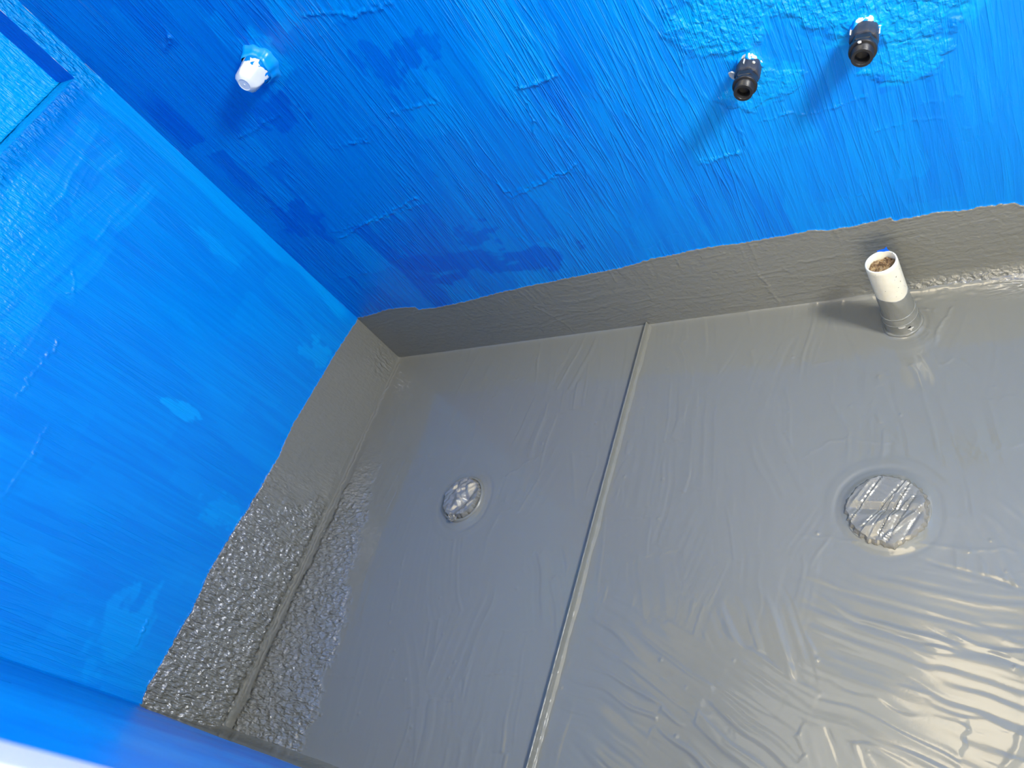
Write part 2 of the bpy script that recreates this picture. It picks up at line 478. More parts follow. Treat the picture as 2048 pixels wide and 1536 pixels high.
# grey skirting coat
eb = edge_curve(r.X, BACK_EDGE, 31)
r.mask = eb - r.Y
g = smooth(r.mask / 0.004 + 0.5)
gb = Relief(A, B); gb.gain = 1.3
for k in range(70):
    gb.stroke(rs.uniform(0, 1.6), rs.uniform(0.0, 0.19), rs.choice([0, math.pi]) + rs.gauss(0, 0.08), rs.uniform(0.15, 0.35), rs.uniform(0.04, 0.09), 0.00022,
              5000 + k * 13, wl=0.004, end=rs.choice([0, 0.0003]), side=0.0002)
for k in range(26):
    gb.stroke(rs.uniform(0, 1.3), rs.uniform(0.12, 0.18), UP + rs.gauss(0, 0.1), rs.uniform(0.05, 0.10), rs.uniform(0.05, 0.09), 0.00025, 7000 + k * 13, wl=0.004, end=0.0002)
gb.ridge([(1.085, 0.115), (1.092, 0.06), (1.10, 0.004)], 0.0009, 0.003, 41, beads=0.2)
gb.ridge([(0.56, 0.12), (0.60, 0.06), (0.615, 0.01)], 0.0006, 0.003, 42, beads=0.2)
gb.ridge([(1.06, 0.098), (1.15, 0.112), (1.24, 0.12)], 0.0006, 0.0022, 43, beads=0.3)
gb.ridge([(0.60, 0.10), (0.68, 0.075), (0.78, 0.085)], 0.0005, 0.003, 44, beads=0.3)
damp = 0.55 + 0.45 * smooth((r.X - 0.2) / 0.5)
r.h = r.h * (1 - 0.75 * g) + g * (gb.h * damp + 0.0006) + 0.0006 * np.exp(-((r.mask - 0.002) / 0.0022) ** 2)
lump = smooth((0.035 - r.Y) / 0.03) * smooth((r.X - 1.20) / 0.2)
r.h += lump * 0.0016 * np.maximum(fbm(r.X, r.Y, 0.022, 0.007, 66), 0)
r.h += 0.010 * smooth((r.X - 1.05) / 0.3) * np.exp(-np.abs(r.Y) / 0.010)       # coved foot of the wall on the right
r.rough += lump * 0.5
r.rough += 0.08 * g
r.h *= smooth((1.58 - r.X) / 0.02) * smooth((1.21 - r.Y) / 0.02)
r.h *= np.where(r.X < 0.004, 0.2, 1)
s = Sheet()
P = np.stack([r.X, -np.maximum(r.h, -0.0006), r.Y], -1)
s.grid(P, r.mask, np.clip(r.tone, 0, 1), r.rough, calm=1.15 - 0.75 * smooth((r.X - 0.75) / 0.65))
o = s.build('wall_back', M_back); tag(o, kind='structure')

# ------------------------------------------------------------------ left wall with its recess
NY0, NY1, NZ0, NZ1, ND = -0.0405, -0.42, 1.012, 1.45, 0.064
A = axis_lines([(0, -1.05, 0.0021)], (NY0, NY1))
B = axis_lines([(0, 0.24, 0.0018), (0.24, 1.0, 0.0026), (1.0, 1.19, 0.002), (1.19, H_ROOM, 0.06)], (NZ0, NZ1))
r = Relief(A, B)
for k in range(110):
    y = rs.uniform(-1.05, 0.02); z = rs.uniform(0.15, 1.2)
    r.stroke(y, z, rs.choice([UP, -UP]) + rs.gauss(0, 0.05), rs.uniform(0.2, 0.4), rs.uniform(0.07, 0.11), 0.00010, 200 + k * 17, wl=0.005,
             end=rs.choice([0, 0, 0, 0.00015]), tone=min(1, max(0, rs.gauss(0.40, 0.03))), side=0.00008)
for k in range(34):     # horizontal strokes below the recess
    r.stroke(rs.uniform(-0.6, -0.1), rs.uniform(0.78, 1.0), rs.choice([0, math.pi]) + rs.gauss(0, 0.15), rs.uniform(0.1, 0.2), rs.uniform(0.03, 0.05), 0.00030,
             900 + k * 17, wl=0.005, end=0.0002, tone=rs.uniform(0.40, 0.58))
zz = [(-0.6384 + 0.1389 * t / 18, 0.742 + (0.004 if t % 2 else -0.002) + 0.001 * math.sin(t)) for t in range(19)]
r.ridge(zz, 0.0010, 0.0016, 51, comb=0.0003, comb_dir=(0, -1))
zz = [(-0.9501 + 0.0636 * t / 10, 0.2834 + 0.011 * t / 10 + (0.003 if t % 2 else -0.001)) for t in range(11)]
r.ridge(zz, 0.0012, 0.0018, 52)
r.ridge([(-0.8023, 0.6636), (-0.7223, 0.6595), (-0.6462, 0.6696)], 0.0006, 0.003, 53)
r.ridge([(-0.44, 0.80), (-0.41, 0.775), (-0.37, 0.80)], 0.0008, 0.002, 54)
for (y, z) in [(-0.25, 0.60), (-0.40, 0.69), (-0.58, 0.55), (-0.30, 0.45), (-0.2, 0.7), (-0.22, 0.42), (-0.75, 0.52)]:
    r.ridge([(y, z), (y + 0.004, z + 0.012)], 0.0008, 0.0015, int(-y * 1000))
sl, k = r.blob(-0.490, 0.478, 0.012, 0.045, 'tone', 0.75, 3)
r.blob(-0.475, 0.45, 0.010, 0.03, 'tone', 0.75, 4)
r.blob(-0.165, 0.24, 0.035, 0.05, 'tone', 0.62, 5, jag=0.5)
r.blob(-0.12, 0.60, 0.012, 0.06, 'tone', 0.6, 6, jag=0.5)
r.blob(-0.63, 0.255, 0.03, 0.05, 'tone', 0.58, 8, jag=0.5)
r.blob(-0.93, 0.33, 0.09, 0.05, 'tone', 0.6, 9, jag=0.5)
k = smooth((0.045 + 0.02 * noise1(r.Y, 0.08, 8) + r.X) / 0.012) * smooth((r.Y - 0.2) / 0.05)
r.tone = r.tone * (1 - k) + k * 0.66
# rough build-up round the recess
dn = np.maximum(np.maximum(NY1 - r.X, r.X - NY0), np.maximum(NZ0 - r.Y, r.Y - NZ1))
k = smooth((0.045 - dn) / 0.03) * smooth((1.22 - r.Y) / 0.02)
r.rough += 0.45 * k
r.h += k * 0.0009 * np.maximum(fbm(r.X, r.Y, 0.007, 0.007, 61), 0)
k = smooth((r.X + 0.05) / 0.01) * smooth((r.Y - 0.93) / 0.06) * smooth((1.22 - r.Y) / 0.02)
r.rough += 0.30 * k
r.h += k * 0.0011 * fbm(r.X, r.Y, 0.003, 0.02, 62)
k = smooth((r.Y - 0.74 - 0.25 * (r.X + 0.45)) / 0.2) * smooth((-0.15 - r.X) / 0.2)
r.rough += 0.25 * k
r.tone = np.clip(r.tone + 0.2 * k, 0, 1)
eb = edge_curve(r.X, LEFT_EDGE, 33)
r.mask = eb - r.Y
g = smooth(r.mask / 0.004 + 0.5)
gb = Relief(A, B); gb.gain = 1.3
for k in range(46):
    gb.stroke(rs.uniform(-1.05, 0), rs.uniform(0, 0.2), rs.choice([0, math.pi]) + rs.gauss(0, 0.12), rs.uniform(0.12, 0.3), rs.uniform(0.04, 0.09), 0.00016, 8000 + k * 13, wl=0.005, end=rs.choice([0, 0.0003]))
wild = smooth((-0.40 - r.X + 0.06 * noise2(r.X, r.Y, 0.05, 0.05, 3)) / 0.22)
drift = r.X + 0.012 * fbm(r.X, r.Y, 0.05, 0.04, 70)
gb.h += wild * (0.0012 * fbm(drift + 0.3 * r.Y, r.Y, 0.0065, 0.024, 63, 2) + 0.0016 * fbm(r.X, r.Y, 0.009, 0.008, 64, 2))
gb.h += 0.0012 * smooth(noise2(r.X, r.Y, 0.045, 0.03, 68) * 3) * smooth((-0.3 - r.X) / 0.2) * 0.5
near_corner = np.exp(-(np.hypot(r.X + 0.06, r.Y - 0.05) / 0.045) ** 2)
gb.h += near_corner * 0.0009 * fbm(r.X, r.Y, 0.008, 0.008, 65, 2)
r.h = r.h * (1 - 0.75 * g) + g * (gb.h + 0.0006) + 0.0004 * np.exp(-((r.mask - 0.002) / 0.0022) ** 2)
wild = wild * smooth((r.Y - 0.008) / 0.01)
r.rough += g * (0.05 + 0.55 * wild + 0.25 * near_corner)
r.h *= smooth((1.21 - r.Y) / 0.02)
# rounded arris of the recess
rr = 0.003
dd = np.clip(dn, 0, rr)
r.h -= rr - np.sqrt(np.maximum(rr * rr - (rr - dd) ** 2, 0))
s = Sheet()
P = np.stack([np.maximum(r.h, -rr), r.X, r.Y], -1)
ca = (A[:-1] + A[1:]) / 2; cb = (B[:-1] + B[1:]) / 2
CA, CB = np.meshgrid(ca, cb, indexing='ij')
drop = (CA < NY0) & (CA > NY1) & (CB > NZ0) & (CB < NZ1)
s.grid(P, r.mask, np.clip(r.tone, 0, 1), r.rough, drop=drop)
def lining(O, U, Vv, nu, nv, N, amp, seed, tone, rough, flip=False):
    uu = np.linspace(0, 1, nu); vv = np.linspace(0, 1, nv)
    UU, VV = np.meshgrid(uu, vv, indexing='ij')
    O, U, Vv, N = map(np.array, (O, U, Vv, N))
    lu, lv = np.linalg.norm(U), np.linalg.norm(Vv)
    hh = amp * fbm(UU * lu, VV * lv, 0.02, 0.006, seed) * smooth(UU / 0.05) * smooth((1 - UU) / 0.05) * smooth(VV / 0.05) * smooth((1 - VV) / 0.05)
    P = O + UU[..., None] * U + VV[..., None] * Vv + hh[..., None] * N
    s.grid(P, -1.0, tone, rough, flip)
wy = NY0 - NY1; hz = NZ1 - NZ0
lining((-rr, NY0, NZ0), (0, 0, hz), (-ND + rr, 0, 0), 160, 30, (0, -1, 0), 0.0004, 71, 0.0, 0.03)                      # side by the corner, its shade put in as the darkest blue
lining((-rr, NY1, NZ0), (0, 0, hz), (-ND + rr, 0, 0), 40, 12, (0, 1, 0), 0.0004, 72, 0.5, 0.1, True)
lining((-rr, NY1, NZ0), (0, wy, 0), (-ND + rr, 0, 0.010), 160, 34, (0, 0, 1), 0.0006, 73, 1.0, 0.25)                  # sill, light falling on it put in as the palest blue
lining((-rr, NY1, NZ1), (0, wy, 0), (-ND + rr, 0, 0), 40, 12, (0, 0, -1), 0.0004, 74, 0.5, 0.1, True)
lining((-ND, NY1, NZ0 + 0.009), (0, wy, 0), (0, 0, hz - 0.009), 160, 180, (1, 0, 0), 0.0006, 75, 0.95, 0.2)           # back of the recess, lit look put in as pale blue
# coved bead of paint where sill and sides meet the back
for (p0, p1, c0, c1) in [((-ND, NY1, NZ0 + 0.010), (-ND, NY0, NZ0 + 0.010), (1, 0, 0), (0, 0, 1)), ((-ND, NY0, NZ0 + 0.010), (-ND, NY0, NZ1), (1, 0, 0), (0, -1, 0))]:
    p0, p1, c0, c1 = map(np.array, (p0, p1, c0, c1))
    n = 150; tt = np.linspace(0, 1, n); L = np.linalg.norm(p1 - p0)
    rad = (0.010 if c1[2] else 0.003) * (1 + 0.25 * noise1(tt * L, 0.012, 83))
    an = np.linspace(0, math.pi / 2, 9)
    P = (p0 + tt[:, None] * (p1 - p0))[:, None, :] + (rad[:, None] * (1 - np.sin(an)))[..., None] * c0 + (rad[:, None] * (1 - np.cos(an)))[..., None] * c1
    s.grid(P, -1.0, 1.0, 0.5)
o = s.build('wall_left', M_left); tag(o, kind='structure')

# ------------------------------------------------------------------ floor
BAR_X = 0.806
A = axis_lines([(0, 1.56, 0.002), (1.56, X_RIGHT, 0.06)])
B = axis_lines([(-1.06, 0, 0.0021)])
r = Relief(A, B)
r.gain = 0.9
DL = (0.452, -0.449, 0.054); DR = (1.306, -0.441, 0.057); PP = (1.317, -0.077)
for k in range(90):      # left bay: strokes run with the upstand
    x = rs.uniform(0.1, 0.82); y = rs.uniform(-1.05, 0.0)
    r.stroke(x, y, rs.choice([UP, -UP]) + rs.gauss(0.12, 0.16), rs.uniform(0.15, 0.3), rs.uniform(0.06, 0.11), 0.00030 if x > 0.5 else 0.00014, 300 + k * 17, wl=0.007,
             end=rs.choice([0, 0, 0.0003]), bend=rs.gauss(0, 0.4), side=0.00015)
for k in range(110):     # right bay
    x = rs.uniform(0.8, 1.6); y = rs.uniform(-0.72, 0.0)
    r.stroke(x, y, rs.choice([UP, -UP]) + rs.gauss(0.1, 0.22), rs.uniform(0.12, 0.3), rs.uniform(0.06, 0.11), 0.00024, 600 + k * 17, wl=0.006,
             end=rs.choice([0, 0, 0.00025]), bend=rs.gauss(0, 0.5), side=0.00012)
def sweep(n, x0, x1, y0, y1, ang, sd, wl, amp, seed, Lr=(0.14, 0.26), Wr=(0.07, 0.11), bend=0.0):
    for k in range(n):
        r.stroke(rs.uniform(x0, x1), rs.uniform(y0, y1), ang + rs.gauss(0, sd), rs.uniform(*Lr), rs.uniform(*Wr), amp, seed + 17 * k, wl=wl, end=0.0002, bend=rs.gauss(bend, 0.4), side=0.0001)
sweep(12, 1.34, 1.56, -0.58, -0.40, math.atan2(-0.06, 0.02), 0.25, 0.008, 0.0004, 23000, Lr=(0.08, 0.14))
sweep(24, 1.10, 1.32, -0.95, -0.64, math.atan2(-0.133, 0.073), 0.10, 0.008, 0.0007, 21000)
sweep(26, 0.88, 1.15, -0.95, -0.68, math.atan2(-0.066, 0.146), 0.10, 0.0075, 0.0006, 20000)
sweep(26, 1.28, 1.56, -0.85, -0.54, math.atan2(-0.035, 0.17), 0.06, 0.008, 0.0008, 22000, Lr=(0.2, 0.34))
# worked rings round the two drains and the pipe
for (cx, cy, rd), a0, amp in ((DL, -0.6, 0.0015), (DR, 1.7, 0.0014), ((PP[0], PP[1], 0.028), 0.2, 0.0013)):
    sl = r.window(cx - 0.13, cx + 0.13, cy - 0.13, cy + 0.13)
    X = r.X[sl] - cx; Y = r.Y[sl] - cy
    q = np.hypot(X, Y) + 0.004 * noise2(X, Y, 0.05, 0.05, 7); th = np.arctan2(Y, X)
    k = smooth((0.052 - (q - rd)) / 0.03)
    lobe = 0.35 + 0.65 * smooth(0.5 + 0.9 * np.cos(th - a0))
    r.h[sl] = r.h[sl] * (1 - 0.85 * k) + k * amp * lobe * (noise1(q, 0.0075, 19) * 0.9 + 0.3)
    r.h[sl] += 0.004 * np.exp(-np.maximum(q - rd, 0) / 0.006)
# fine seams and dribbles
r.ridge([(0.3632, -0.7246), (0.352, -0.66), (0.3372, -0.5901)], 0.0006, 0.0022, 81)
r.ridge([(0.534, -0.3975), (0.60, -0.35), (0.6613, -0.298)], 0.0005, 0.0022, 82)
r.ridge([(0.6614, -0.7942), (0.7315, -0.7822)], 0.0009, 0.0025, 83)
r.ridge([(1.1753, -0.4876), (1.3, -0.497), (1.4705, -0.493)], 0.0004, 0.003, 84, beads=0.1)
r.ridge([(1.1693, -0.3514), (1.2143, -0.3129), (1.3202, -0.3204)], 0.0005, 0.003, 85)
r.ridge([(1.3355, -0.0712 + 0.02), (1.365, -0.05), (1.372, -0.068)], 0.0016, 0.003, 86)
r.ridge([(1.395, -0.045), (1.378, -0.085), (1.366, -0.13)], 0.0014, 0.003, 87, beads=0.15)
r.ridge([(1.3355, -0.0712), (1.36, -0.10), (1.352, -0.12)], 0.0012, 0.003, 88)
r.ridge([(1.14, -0.13), (1.18, -0.15), (1.21, -0.145)], 0.0007, 0.003, 89)
for k in range(60):       # specks and bubbles
    x = rs.uniform(0.1, 1.55); y = rs.uniform(-0.98, -0.05)
    sl = r.window(x - 0.01, x + 0.01, y - 0.01, y + 0.01)
    r.h[sl] += rs.uniform(0.0006, 0.0014) * np.exp(-(((r.X[sl] - x) ** 2 + (r.Y[sl] - y) ** 2) / rs.uniform(0.0016, 0.0026) ** 2))
# coarse unbrushed strip along the left wall
ROUGH = [(-0.02, 0.0), (-0.0627, 0.0354), (-0.2346, 0.0705), (-0.3587, 0.1218), (-0.5895, 0.1844), (-0.7629, 0.2401), (-0.937, 0.2715), (-1.06, 0.27)]
RY = sorted(ROUGH)
xe = np.interp(r.Y, [p[0] for p in RY], [p[1] for p in RY]) + 0.014 * noise1(r.Y, 0.03, 5) + 0.012 * fbm(r.X, r.Y, 0.015, 0.012, 95)
strip = smooth((xe - r.X) / 0.035)
wild = strip * smooth((-0.25 - r.Y) / 0.30) * smooth((r.X - 0.022 - 0.006 * noise1(r.Y, 0.04, 6)) / 0.014)
drift = r.Y + 0.010 * fbm(r.X, r.Y, 0.05, 0.05, 92)
r.h = r.h * (1 - strip) + strip * 0.0001
r.h += wild * (0.0014 * fbm(r.X, drift, 0.030, 0.0085, 90, 2) + 0.0018 * fbm(r.X, r.Y, 0.010, 0.008, 91, 2))
r.rough += 0.5 * wild
g0 = r.gain; r.gain = 1.0
r.ridge([(0.009, -0.02), (0.009, -0.25), (0.010, -0.5), (0.009, -0.75), (0.010, -0.97)], 0.0022, 0.0020, 80, beads=0.25)
r.gain = g0
st2 = smooth((r.X - 1.40) / 0.1) * smooth((0.06 + r.Y) / 0.05)
r.rough += 0.3 * st2
# coves against the walls, and a coat thickened under the upstand
r.h += 0.004 * np.exp(-r.X / 0.006) + 0.003 * np.exp(r.Y / 0.005) + 0.012 * smooth((r.X - 1.05) / 0.3) * np.exp(r.Y / 0.011)
r.h += 0.006 * np.exp(-(r.Y - near_y(r.X)).clip(0) / 0.01)
r.h += 0.0015 * smooth((r.X - 1.15) / 0.2) * smooth((0.05 + r.Y) / 0.05) * np.maximum(fbm(r.X, r.Y, 0.02, 0.008, 96), 0)
r.h *= smooth((1.58 - r.X) / 0.02)
r.ridge([(1.415, -0.83), (1.4408, -0.7723), (1.4657, -0.73), (1.52, -0.66)], 0.0008, 0.006, 97, beads=0.1)
s = Sheet()
s.grid(np.stack([r.X, r.Y, r.h - 0.0003], -1), 1.0, 0.5, r.rough)
o = s.build('floor', M_floor); tag(o, kind='structure')

# ------------------------------------------------------------------ front wall beside the camera, with the doorway
A = axis_lines([(0, DOOR0, 0.006), (DOOR0, DOOR1, 0.24), (DOOR1, X_RIGHT, 0.1)], (DOOR0, DOOR1))
B = axis_lines([(0, 0.08, 0.002), (0.08, 1.2, 0.006), (1.2, H_ROOM, 0.08)], (DOOR_H,))
X, Z = np.meshgrid(A, B, indexing='ij')
edge = np.interp(X, [0, 0.09, 0.2, 0.35, 0.44, 0.6, 1.3], [0.218, 0.245, 0.262, 0.255, 0.21, 0.19, 0.19])
bulge = 0.0008 * fbm(X, Z, 0.25, 0.25, 21) + 0.0003 * fbm(X, Z, 0.012, 0.06, 22)
Y = near_y(X) + bulge + 0.004 * np.exp(-X / 0.006) + 0.016 * np.exp(-Z / 0.025)
ca = (A[:-1] + A[1:]) / 2; cb = (B[:-1] + B[1:]) / 2
CA, CB = np.meshgrid(ca, cb, indexing='ij')
s = Sheet()
s.grid(np.stack([X, Y, Z], -1), edge - Z + 0.002 * noise1(X, 0.01, 4), 0.45 + 0.2 * noise2(X, Z, 0.1, 0.3, 9), 0.05, flip=True,
       drop=(CA > DOOR0) & (CA < DOOR1) & (CB < DOOR_H))
T = 0.12
for (x, a, b) in ((DOOR0, 1, 0), (DOOR1, 1, 1)):
    zz = np.linspace(0, DOOR_H, 12); dd = np.array([0, T])
    Q = np.stack(np.meshgrid([x], [0], zz, indexing='ij'), -1)
    P = np.stack([np.stack([np.full(12, x), np.full(12, near_y(x) - q), zz], -1) for q in dd], 0)
    s.grid(P, -1.0, 0.6, 0.05, flip=bool(b))
P = np.stack([np.stack([np.array([DOOR0, DOOR1]), near_y(np.array([DOOR0, DOOR1])) - q, np.full(2, DOOR_H)], -1) for q in (0, T)], 0)
s.grid(P, -1.0, 0.6, 0.05)
o = s.build('wall_front', M_near); tag(o, kind='structure')

def box_verts(x0, x1, y0, y1, z0, z1):
    V = [(x0, y0, z0), (x1, y0, z0), (x1, y1, z0), (x0, y1, z0), (x0, y0, z1), (x1, y0, z1), (x1, y1, z1), (x0, y1, z1)]
    F = [(0, 3, 2, 1), (4, 5, 6, 7), (0, 1, 5, 4), (1, 2, 6, 5), (2, 3, 7, 6), (3, 0, 4, 7)]
    return V, F

def boxes(name, lst, mat, bevel=0.002):
    V = []; F = []
    for b in lst:
        v, f = box_verts(*b)
        F += [tuple(i + len(V) for i in q) for q in f]; V += v
    o = raw_mesh(name, V, F, mat, smooth_shade=False)
    m = o.modifiers.new('edge', 'BEVEL'); m.width = bevel; m.segments = 3
    return o

CX = 1.232
yc = near_y(CX)
o = boxes('trim_1', [(CX, CX + 0.055, yc - 0.03, yc + 0.004, 0, DOOR_H + 0.06), (DOOR1 - 0.005, DOOR1 + 0.06, near_y(DOOR1) - 0.03, near_y(DOOR1) + 0.008, 0, DOOR_H + 0.06),
                     (CX + 0.055, DOOR1 - 0.005, yc - 0.03, yc + 0.012, DOOR_H, DOOR_H + 0.06)], M_white_gloss, 0.003)
tag(o, kind='structure')

# ------------------------------------------------------------------ the rest of the room: right wall with window, ceiling
WY0, WY1, WZ0, WZ1 = -0.82, -0.38, 1.22, 1.80
A = axis_lines([(-1.02, 0, 0.04)], (WY0, WY1)); B = axis_lines([(0, H_ROOM, 0.05)], (WZ0, WZ1))
Y, Z = np.meshgrid(A, B, indexing='ij')
ca = (A[:-1] + A[1:]) / 2; cb = (B[:-1] + B[1:]) / 2
CA, CB = np.meshgrid(ca, cb, indexing='ij')
s = Sheet()
s.grid(np.stack([np.full(Y.shape, X_RIGHT), Y, Z], -1), 0.17 - Z, 0.5, 0.05, drop=(CA > WY0) & (CA < WY1) & (CB > WZ0) & (CB < WZ1), flip=True)
o = s.build('wall_right', M_right); tag(o, kind='structure')
fr = 0.04
o = boxes('window_1', [(X_RIGHT - 0.01, X_RIGHT + 0.05, WY0, WY0 + fr, WZ0, WZ1), (X_RIGHT - 0.01, X_RIGHT + 0.05, WY1 - fr, WY1, WZ0, WZ1),
                       (X_RIGHT - 0.01, X_RIGHT + 0.05, WY0 + fr, WY1 - fr, WZ0, WZ0 + fr), (X_RIGHT - 0.01, X_RIGHT + 0.05, WY0 + fr, WY1 - fr, WZ1 - fr, WZ1)], M_white_gloss)
tag(o, kind='structure')
V, F = box_verts(-0.1, X_RIGHT + 0.1, -1.15, 0.1, H_ROOM, H_ROOM + 0.1)
o = raw_mesh('ceiling', V, F, M_plaster, smooth_shade=False); tag(o, kind='structure')

# ------------------------------------------------------------------ painted upstand across the floor
n = 520
ys = np.linspace(-1.034, -0.003, n)
prof = [(-0.0012, -0.001), (-0.0012, 0.0138), (-0.0004, 0.0150), (0.0008, 0.0150), (0.0016, 0.0142), (0.0018, 0.0090), (0.0021, 0.0045), (0.0030, 0.0020), (0.0048, 0.0010), (0.0070, 0.0004), (0.0095, -0.001)]
V = []; F = []
for i, y in enumerate(ys):
    wob = 0.0006 * float(noise1(np.array([y]), 0.22, 3)[0])
    for k, (px, pz) in enumerate(prof):
        fil = max(0, (k - 5)) / 5
        gx = 1 + 0.25 * fil * float(noise1(np.array([y]), 0.05, 6 )[0])
        dz = 0.0005 * fil * (1 - fil) * 4 * float(noise1(np.array([y]), 0.012, 8)[0]) + (0.00015 * float(noise1(np.array([y]), 0.006, 9 + k)[0]) if 0 < k < 10 else 0)
        V.append((BAR_X + wob + px * (gx if px > 0.002 else 1), y, pz + dz))
m_ = len(prof)
for i in range(n - 1):
    for k in range(m_ - 1):
        F.append((i * m_ + k, i * m_ + k + 1, (i + 1) * m_ + k + 1, (i + 1) * m_ + k))
F.append(tuple(range(m_))[::-1]); F.append(tuple((n - 1) * m_ + k for k in range(m_)))
o = raw_mesh('floor_upstand', V, F, M_greycoat)
bm_fix(o.data)
o.data.set_sharp_from_angle(angle=math.radians(38))
tag(o, 'thin raised strip under grey paint, crossing the floor between the two foil-capped drains', 'upstand')

# ------------------------------------------------------------------ white drain pipe by the back wall
def pipe_material():
    t = NT('dirty_white_plastic')
    pos = t.n('ShaderNodeTexCoord').outputs['Object']
    c = t.mix(t.maprange(t.noise(pos, 60, 3, 0.6), 0.35, 0.7, 0, 1), (0.86, 0.82, 0.68, 1), (0.80, 0.76, 0.62, 1))
    sp = t.math('GREATER_THAN', t.noise(pos, 210, 1, 0.4), 0.76)
    t.l(t.mix(sp, c, (0.22, 0.20, 0.15, 1)), t.p.inputs['Base Color'])
    t.p.inputs['Roughness'].default_value = 0.32
    return t.m
def debris_material():
    t = NT('crumbly_foam')
    pos = t.n('ShaderNodeTexCoord').outputs['Object']
    c = t.ramp(t.noise(pos, 120, 4, 0.65), [(0.32, (0.07, 0.035, 0.018)), (0.48, (0.26, 0.16, 0.08)), (0.66, (0.52, 0.38, 0.20))])
    t.l(c, t.p.inputs['Base Color']); t.p.inputs['Roughness'].default_value = 0.95
    t.l(t.bump(t.noise(pos, 330, 4, 0.7), 1.0, 0.002), t.p.inputs['Normal'])
    return t.m
M_pipe = pipe_material(); M_debris = debris_material()
M_bluechip = simple('blue_paint_chip', (0.0, 0.13, 0.75), 0.35)
M_whitechip = simple('pale_filler', (0.62, 0.61, 0.57), 0.7, grain=0.3, gscale=300)
M_dark = simple('dark_hole', (0.012, 0.012, 0.012), 0.9)

PIPE_H = 0.164
root = empty('drain_pipe', (PP[0], PP[1], 0.0), (math.radians(0.0), math.radians(-1.6), 0))
tag(root, 'short white plastic pipe stub, grey-painted foot, standing on the floor by the back wall', 'pipe')
Ro, Ri = 0.0246, 0.0212
def jag_low(p, a, k):
    if k in (0, 7):
        p.z += 0.0035 * math.sin(a - 0.9) + 0.002 * math.sin(3 * a + 1)
    return p
lathe('pipe_barrel', [(Ro, 0.088), (Ro, 0.155), (Ro - 0.0004, PIPE_H - 0.0008), (Ro - 0.0012, PIPE_H), (Ri + 0.0008, PIPE_H), (Ri, PIPE_H - 0.001), (Ri, 0.10), (Ri, 0.088)], 72, M_pipe, root, warp=jag_low, sharp=50)
def coat_warp(p, a, k):
    w = 1 + 0.012 * math.sin(5 * a + k) + 0.008 * math.sin(11 * a + 2 * k)
    p.x *= w; p.y *= w
    if k >= 7: p.z += 0.0035 * math.sin(a - 0.9) + 0.002 * math.sin(3 * a + 1)
    return p
sleeve = lathe('grey_sleeve', [(0.0330, -0.001), (0.0300, 0.003), (0.0282, 0.008), (0.0276, 0.014), (0.0274, 0.040), (0.0262, 0.043), (0.0260, 0.0465), (0.0254, 0.070), (0.0252, 0.0905), (0.0248, 0.0918), (0.0240, 0.0915)], 72, M_greycoat, root, warp=coat_warp)
sleeve['label'] = 'lower part of the pipe under grey paint'
def ring_warp(p, a, k):
    p.z += 0.0016 * math.sin(a + 0.4)
    return p
def torus(name, R, rr, z, mat, parent, warp=None, n=72, m=10):
    V = []; F = []
    for i in range(n):
        a = 2 * math.pi * i / n
        for j in range(m):
            b = 2 * math.pi * j / m
            w = 1 + 0.25 * math.sin(5 * a + 1.3)
            p = Vector(((R + rr * w * math.cos(b)) * math.cos(a), (R + rr * w * math.cos(b)) * math.sin(a), z + rr * w * math.sin(b)))
            if warp: p = warp(p, a, j)
            V.append(tuple(p))
    for i in range(n):
        for j in range(m):
            F.append((i * m + j, ((i + 1) % n) * m + j, ((i + 1) % n) * m + (j + 1) % m, i * m + (j + 1) % m))
    return raw_mesh(name, V, F, mat, parent)
torus('collar_ring', 0.0266, 0.0016, 0.044, M_greycoat, root, ring_warp)
torus('collar_ring', 0.0276, 0.0012, 0.028, M_greycoat, root, ring_warp)
torus('foot_bead', 0.0295, 0.0028, 0.0035, M_greycoat, root)
# crumbly stuffing
V = [(0, 0, 0.1535)]; F = []
nr, na = 14, 48
rr_ = random.Random(9)
for i in range(1, nr + 1):
    for j in range(na):
        a = 2 * math.pi * j / na; rad = 0.0206 * i / nr
        x, y = rad * math.cos(a), rad * math.sin(a)
        hh = 0.1535 + 0.0040 * float(fbm(np.array([x + 1]), np.array([y + 1]), 0.012, 0.012, 5)[0]) + 0.0012 * rr_.uniform(-1, 1) - 0.004 * (i / nr) ** 6
        V.append((x, y, hh))
for j in range(na): F.append((0, 1 + j, 1 + (j + 1) % na))
for i in range(nr - 1):
    for j in range(na):
        a = 1 + i * na; F.append((a + j, a + na + j, a + na + (j + 1) % na, a + (j + 1) % na))
o = raw_mesh('foam_stuffing', V, F, M_debris, root, smooth_shade=False)
o['label'] = 'brown crumbly stuffing in the mouth of the pipe'

def chip(name, pts, thick, mat, parent, loc, normal, up=(0, 0, 1)):
    """Small irregular flake: outline pts in the plane across normal."""
    nrm = Vector(normal).normalized(); u = Vector(up).cross(nrm).normalized(); v = nrm.cross(u)
    n = len(pts); V = []
    for d in (-thick / 2, thick / 2):
        for (a, b) in pts: V.append(Vector(loc) + u * a + v * b + nrm * (d + 0.15 * a))
    F = [tuple(range(n))[::-1], tuple(range(n, 2 * n))] + [(i, (i + 1) % n, n + (i + 1) % n, n + i) for i in range(n)]
    o = raw_mesh(name, V, F, mat, parent, smooth_shade=False)
    bm_fix(o.data)
    return o
o = chip('blue_paint_flake', [(-0.009, -0.002), (-0.004, -0.003), (0.004, -0.0035), (0.010, -0.002), (0.0075, 0.002), (0.007, 0.007), (0.003, 0.003), (-0.002, 0.0025), (-0.008, 0.001)], 0.001, M_bluechip, root, (0.002, 0.0225, PIPE_H + 0.001), (0, -1, 0.3))
o['label'] = 'bright blue paint flake on the pipe rim'
